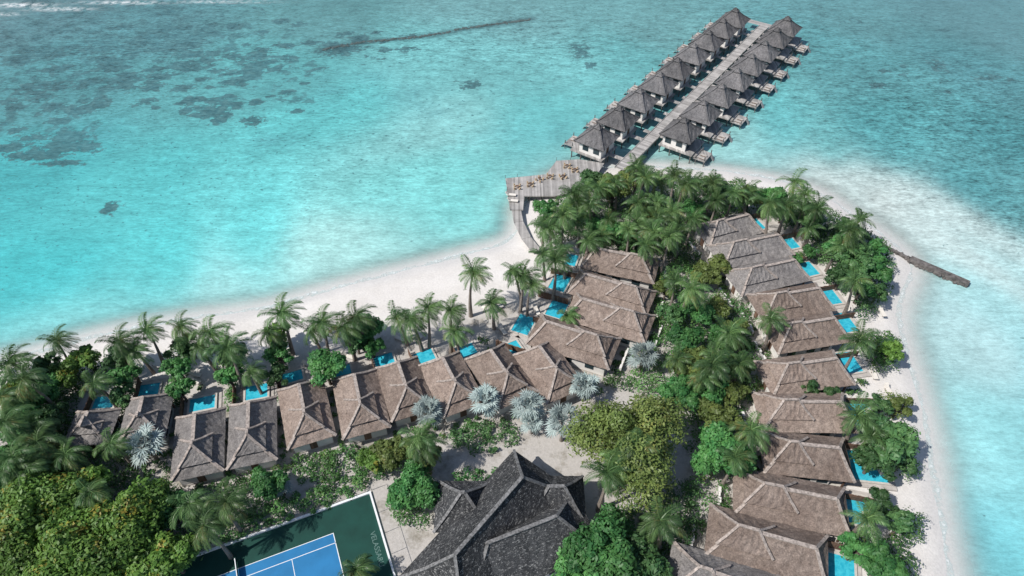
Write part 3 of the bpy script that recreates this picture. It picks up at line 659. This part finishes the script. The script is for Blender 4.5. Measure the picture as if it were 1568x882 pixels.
rocks('rock_breakwater',[P(695,46),P(760,37),P(812,30)],0.7,190,0.08,'reefrock',0.35)
# ---------------------------------------------------------------- planting
for a in [(968,672,'olive','l',1.0),(1105,690,'bright','l',.85),(928,838,'bright','l',1.0),(635,745,'bright','l',.72),(880,860,'bright','m',1),(985,860,'dark','m',1.0),
 (60,775,'gold','l',1.0),(190,805,'gold','l',1.0),(110,860,'gold','l',1.05),(20,850,'gold','l',.9),(260,850,'gold','m',1),(0,740,'bright','m',1),(255,775,'bright','m',.9),(130,750,'gold','m',1),(200,870,'gold','m',1),(60,830,'bright','m',.9),(5,800,'gold','m',1),(160,840,'bright','m',1),
 (1360,672,'dark','m',1.15),(1340,700,'dark','m',.9),(1385,700,'dark','s',1),
 (1310,395,'dark','m',1.1),(1285,375,'bright','m',.8),(1340,410,'bright','m',.9),(1320,440,'bright','s',1.1),(1290,420,'dark','m',.8),(1345,445,'dark','s',.9),(1300,350,'dark','m',.8),(1340,380,'bright','s',1.1),
 (498,560,'bright','m',.95),(560,502,'bright','m',.85),(545,520,'dark','m',.7),(570,530,'bright','s',.9),
 (425,510,'gold','s',1.1),(425,540,'bright','s',1.1),(422,575,'dark','s',1.0),(355,545,'dark','s',1.2),(350,575,'bright','s',1.0),
 (277,530,'dark','s',1.2),(272,560,'bright','s',1.1),(276,595,'bright','s',1.0),(185,545,'dark','s',1.2),(190,575,'bright','s',1.1),(185,605,'dark','s',1),
 (100,570,'gold','m',.8),(60,600,'bright','m',.9),(75,640,'dark','m',.8),(30,640,'bright','m',.9),(130,545,'gold','s',1.2),(70,560,'dark','s',1.2),(20,600,'gold','m',.8),(30,690,'bright','m',.9),(80,700,'olive','m',.8),
 (410,740,'bright','m',.75),(600,690,'olive','m',.8),(570,700,'gold','s',1),(650,700,'olive','m',.7),(1100,405,'olive','m',.7),(1080,420,'olive','m',.8),(1060,560,'olive','m',1),(1040,600,'bright','m',.9),(1090,600,'bright','m',.8),
 (1100,640,'olive','m',.9),(1050,520,'bright','m',.9),(1110,520,'bright','m',.8),(1130,560,'gold','m',.7),(1030,480,'dark','m',.7),(1075,480,'bright','m',.7),(1130,500,'olive','s',1),(1120,600,'olive','m',.7),(1365,535,'gold','s',1),(1380,620,'olive','s',.9),(1345,620,'dark','s',.9),(1380,800,'dark','s',1),(1350,770,'dark','s',1.0),(1350,860,'bright','m',.8),(1310,840,'bright','s',1),
 (940,285,'olive','m',1.1),(975,270,'olive','m',1),(835,318,'bright','m',.7),(880,320,'gold','m',.8),(940,350,'bright','m',.8),(1000,330,'olive','m',.9),(1100,290,'dark','m',.9),(1180,300,'bright','m',.9),(1060,320,'bright','m',.7),(1240,330,'dark','m',.8),(1200,320,'bright','m',.7),(915,345,'bright','m',.7),(960,375,'dark','s',1),(1150,300,'olive','m',.8),(1240,385,'bright','s',.8),(905,275,'dark','m',.8),
 (1220,395,'bright','s',.6),(1020,440,'olive','s',1),(1050,470,'bright','s',1.1),(1100,470,'olive','m',.7),(1240,594,'dark','s',.9),(1205,598,'bright','s',.6),(1270,600,'dark','s',.8)]:
    u,v,k,s,sc=a; tree_at(u,v,k,s,sc)
for a in [(225,680,0,1.1),(655,632,0,.95),(742,615,0,1.0),(808,622,0,1.0),(862,645,1,1.05),(895,592,0,.95),(985,545,0,1.0),(815,648,0,.7),(430,745,0,.6)]: fan_at(*a)
for a in [(80,512,2),(42,585,2),(12,650,2),(222,500,2),(270,488,3),(322,512,1),(350,535,2),(432,482,2),(492,490,2),(475,500,0),(525,502,1),(605,478,2),(628,492,1),(655,465,3),(690,472,3),(696,500,1),(725,420,3),(786,400,4),(815,422,3),(752,462,1),
 (140,580,1),(180,520,2),(20,700,2),(95,690,1),(165,672,1),(130,745,2),(345,765,3),(640,665,2),(645,680,1),(950,700,3),(975,690,4),(930,725,2),(545,870,6),(1314,522,2),(1308,430,2),(1235,292,3),(1250,322,2),(1180,488,1),(1300,358,2),(1290,372,1),
 (545,490,1),(410,505,1),(200,530,1),(305,530,0),(380,560,0),(20,560,1),(5,600,1),(40,720,1),(290,770,1),(310,800,2),(1130,690,2),(1150,660,1),(1090,560,2),(1100,540,1),(1040,540,2),(1330,790,1),(1310,640,0),(1340,660,1),(1010,800,1),(870,480,6),(1060,440,3),(1035,420,2),(1000,350,3),(990,370,2),(840,350,1),(860,375,2),(830,340,1),(850,400,2),(830,385,1),(800,420,2),(885,300,2),(1320,330,1)]:
    palm_at(*a)
def wpoly(px,z): return [(P(u,v,z).x,P(u,v,z).y) for u,v in px]
def scatter(poly,n,md,m=0.0,excl_on=True):
    xs_=[p[0] for p in poly];ys_=[p[1] for p in poly]; out=[]; 
    for _ in range(n*14):
        X=rng.uniform(min(xs_),max(xs_));Y=rng.uniform(min(ys_),max(ys_))
        if not inpoly(np.array([X]),np.array([Y]),poly)[0]: continue
        if excl_on and blocked(X,Y,m): continue
        if any((X-a)**2+(Y-b)**2<md*md for a,b in out): continue
        out.append((X,Y))
        if len(out)>=n: break
    return out
for px,n,md in [([(850,320),(905,270),(1000,262),(1120,272),(1230,290),(1262,330),(1240,345),(1150,320),(1080,318),(1040,360),(1030,400),(1000,380),(900,365),(840,350)],48,3.4),
 ([(1020,410),(1060,380),(1090,430),(1140,510),(1145,560),(1120,640),(1080,600),(1010,540),(1015,450)],3,5.5),
 ([(0,580),(70,590),(70,700),(30,740),(0,740)],4,4.0)]:
    for X,Y in scatter(wpoly(px,8),n,md,-1.0): add_palm(Vector((X,Y,0)),random.choice([0,1,1,2,2,3]))
def shrubs(name,px,n,md,mat,hr=(0.9,1.9),per=95,leaf=0.18,m=0.6):
    pts=scatter(wpoly(px,GZ+0.8),n,md,m)
    if not pts: return
    cs=[];rs=[];ps=[]
    for X,Y in pts:
        r=rng.uniform(*hr); cs.append(np.array([X,Y,GZ+r*0.45])); rs.append(r); ps.append(int(per*r*r/1.5)+25)
        if rng.random()<.5: cs.append(np.array([X+rng.normal()*.6,Y+rng.normal()*.6,GZ+r*.9])); rs.append(r*.6); ps.append(int(per*.5))
    C,Nn,S,R=clumps(cs,rs,ps,leaf,0.9); obj(name,build_leaves(name,C,Nn,S,mat,None,0.5,R))
shrubs('north_grove_undergrowth',[(830,325),(900,275),(1000,262),(1120,275),(1240,310),(1330,360),(1240,365),(1150,345),(1070,345),(1060,420),(1010,390),(900,378),(835,365)],300,1.6,'leaf_shrub')
shrubs('sea_edge_shrubs',[(1240,350),(1290,340),(1360,385),(1362,440),(1330,480),(1290,470),(1240,400)],100,1.4,'leaf_dark')
shrubs('central_garden_shrubs',[(1010,420),(1070,400),(1150,480),(1160,560),(1150,640),(1140,740),(1110,800),(1070,760),(1040,640),(960,580),(1000,520)],180,1.8,'leaf_shrub')
shrubs('villa_hedges',[(1070,350),(1240,370),(1300,450),(1330,520),(1320,620),(1340,720),(1330,820),(1180,830),(1060,810),(1150,720),(1150,600),(1130,500)],260,1.1,'leaf_shrub',(0.45,0.85),m=0.35)
shrubs('villa_hedges',[(180,600),(440,570),(800,500),(900,600),(700,660),(300,750),(200,720)],150,1.1,'leaf_shrub',(0.4,0.75),m=0.3)
shrubs('villa_hedges',[(800,500),(890,380),(1010,390),(1010,520),(950,560),(840,520)],80,1.1,'leaf_shrub',(0.4,0.8),m=0.3)
shrubs('left_garden_shrubs',[(0,560),(120,550),(200,560),(200,740),(0,740)],150,1.6,'leaf_shrub')
shrubs('court_side_shrubs',[(0,720),(180,730),(260,760),(330,800),(330,840),(200,882),(0,882)],150,1.8,'leaf_dark')
shrubs('court_hedge',[(330,800),(550,722),(562,748),(340,832)],80,0.9,'leaf_shrub',(0.5,1.0),m=0.2)
shrubs('garden_hedge',[(445,695),(520,695),(515,735),(450,740)],34,1.1,'leaf_shrub',(0.6,1.2))
shrubs('garden_hedge',[(530,682),(600,676),(640,700),(560,735),(535,720)],40,1.2,'leaf_shrub',(0.7,1.3))
shrubs('garden_hedge',[(690,655),(780,640),(790,672),(750,688),(700,685)],44,1.1,'leaf_dark',(0.6,1.1))
shrubs('garden_hedge',[(690,720),(760,712),(765,730),(690,740)],14,1.1,'leaf_bright',(0.5,.9))
shrubs('path_side_shrubs',[(590,770),(640,760),(650,800),(610,790)],12,1.2,'leaf_shrub')
shrubs('path_side_shrubs',[(960,770),(1060,740),(1070,820),(1010,882),(900,882)],90,1.4,'leaf_dark')
shrubs('beach_shrubs',[(1200,800),(1300,810),(1390,795),(1405,812),(1385,830),(1410,900),(1200,900)],110,1.3,'leaf_shrub')
shrubs('beach_shrubs',[(1335,650),(1395,660),(1400,715),(1350,735)],32,1.2,'leaf_dark')
shrubs('beach_shrubs',[(1325,520),(1372,520),(1370,560),(1335,560)],14,1.2,'leaf_shrub')
shrubs('beach_shrubs',[(1310,600),(1380,612),(1380,632),(1320,625)],16,1.2,'leaf_olive')
for x0 in (183,270,352,425): shrubs('boundary_hedge',[(x0-12,540),(x0+12,540),(x0+16,610),(x0-12,615)],24,1.0,'leaf_shrub',(0.7,1.2))
shrubs('garden_hedge',[(350,715),(425,700),(440,760),(370,770)],30,1.4,'leaf_shrub',(0.8,1.5))
shrubs('garden_hedge',[(260,745),(340,740),(400,780),(300,810)],36,1.4,'leaf_dark',(0.8,1.5))
shrubs('garden_hedge',[(890,555),(960,565),(960,590),(900,600)],14,1.4,'leaf_shrub',(0.7,1.3))
# ---------------------------------------------------------------- light, sky, camera
el=math.radians(50); sv=Vector((-0.90,-0.42,0)).normalized()*math.cos(el)+Vector((0,0,math.sin(el)))
sl=bpy.data.lights.new('sun','SUN'); sl.energy=4.8; sl.angle=math.radians(0.5); sl.color=(1.0,0.955,0.90)
so=bpy.data.objects.new('sun',sl); scene.collection.objects.link(so); so.rotation_euler=sv.to_track_quat('Z','Y').to_euler()
wd=bpy.data.worlds.new('World'); scene.world=wd; wd.use_nodes=True; nt=wd.node_tree
sk=nt.nodes.new('ShaderNodeTexSky'); sk.sky_type='NISHITA'; sk.sun_disc=False; sk.sun_elevation=el; sk.sun_rotation=math.atan2(sv.x,sv.y)
bg=nt.nodes['Background']; bg.inputs[1].default_value=0.105; nt.links.new(sk.outputs[0],bg.inputs[0])
cam=bpy.data.cameras.new('camera'); cam.lens=24.0; cam.sensor_width=36; cam.clip_end=12000
co=bpy.data.objects.new('camera',cam); scene.collection.objects.link(co); co.location=(0,0,CH); co.rotation_euler=(math.radians(90-PITD),0,0)
scene.camera=co
scene.view_settings.view_transform='Standard'; scene.view_settings.look='None'; scene.view_settings.exposure=0
print('objects',len(bpy.data.objects))
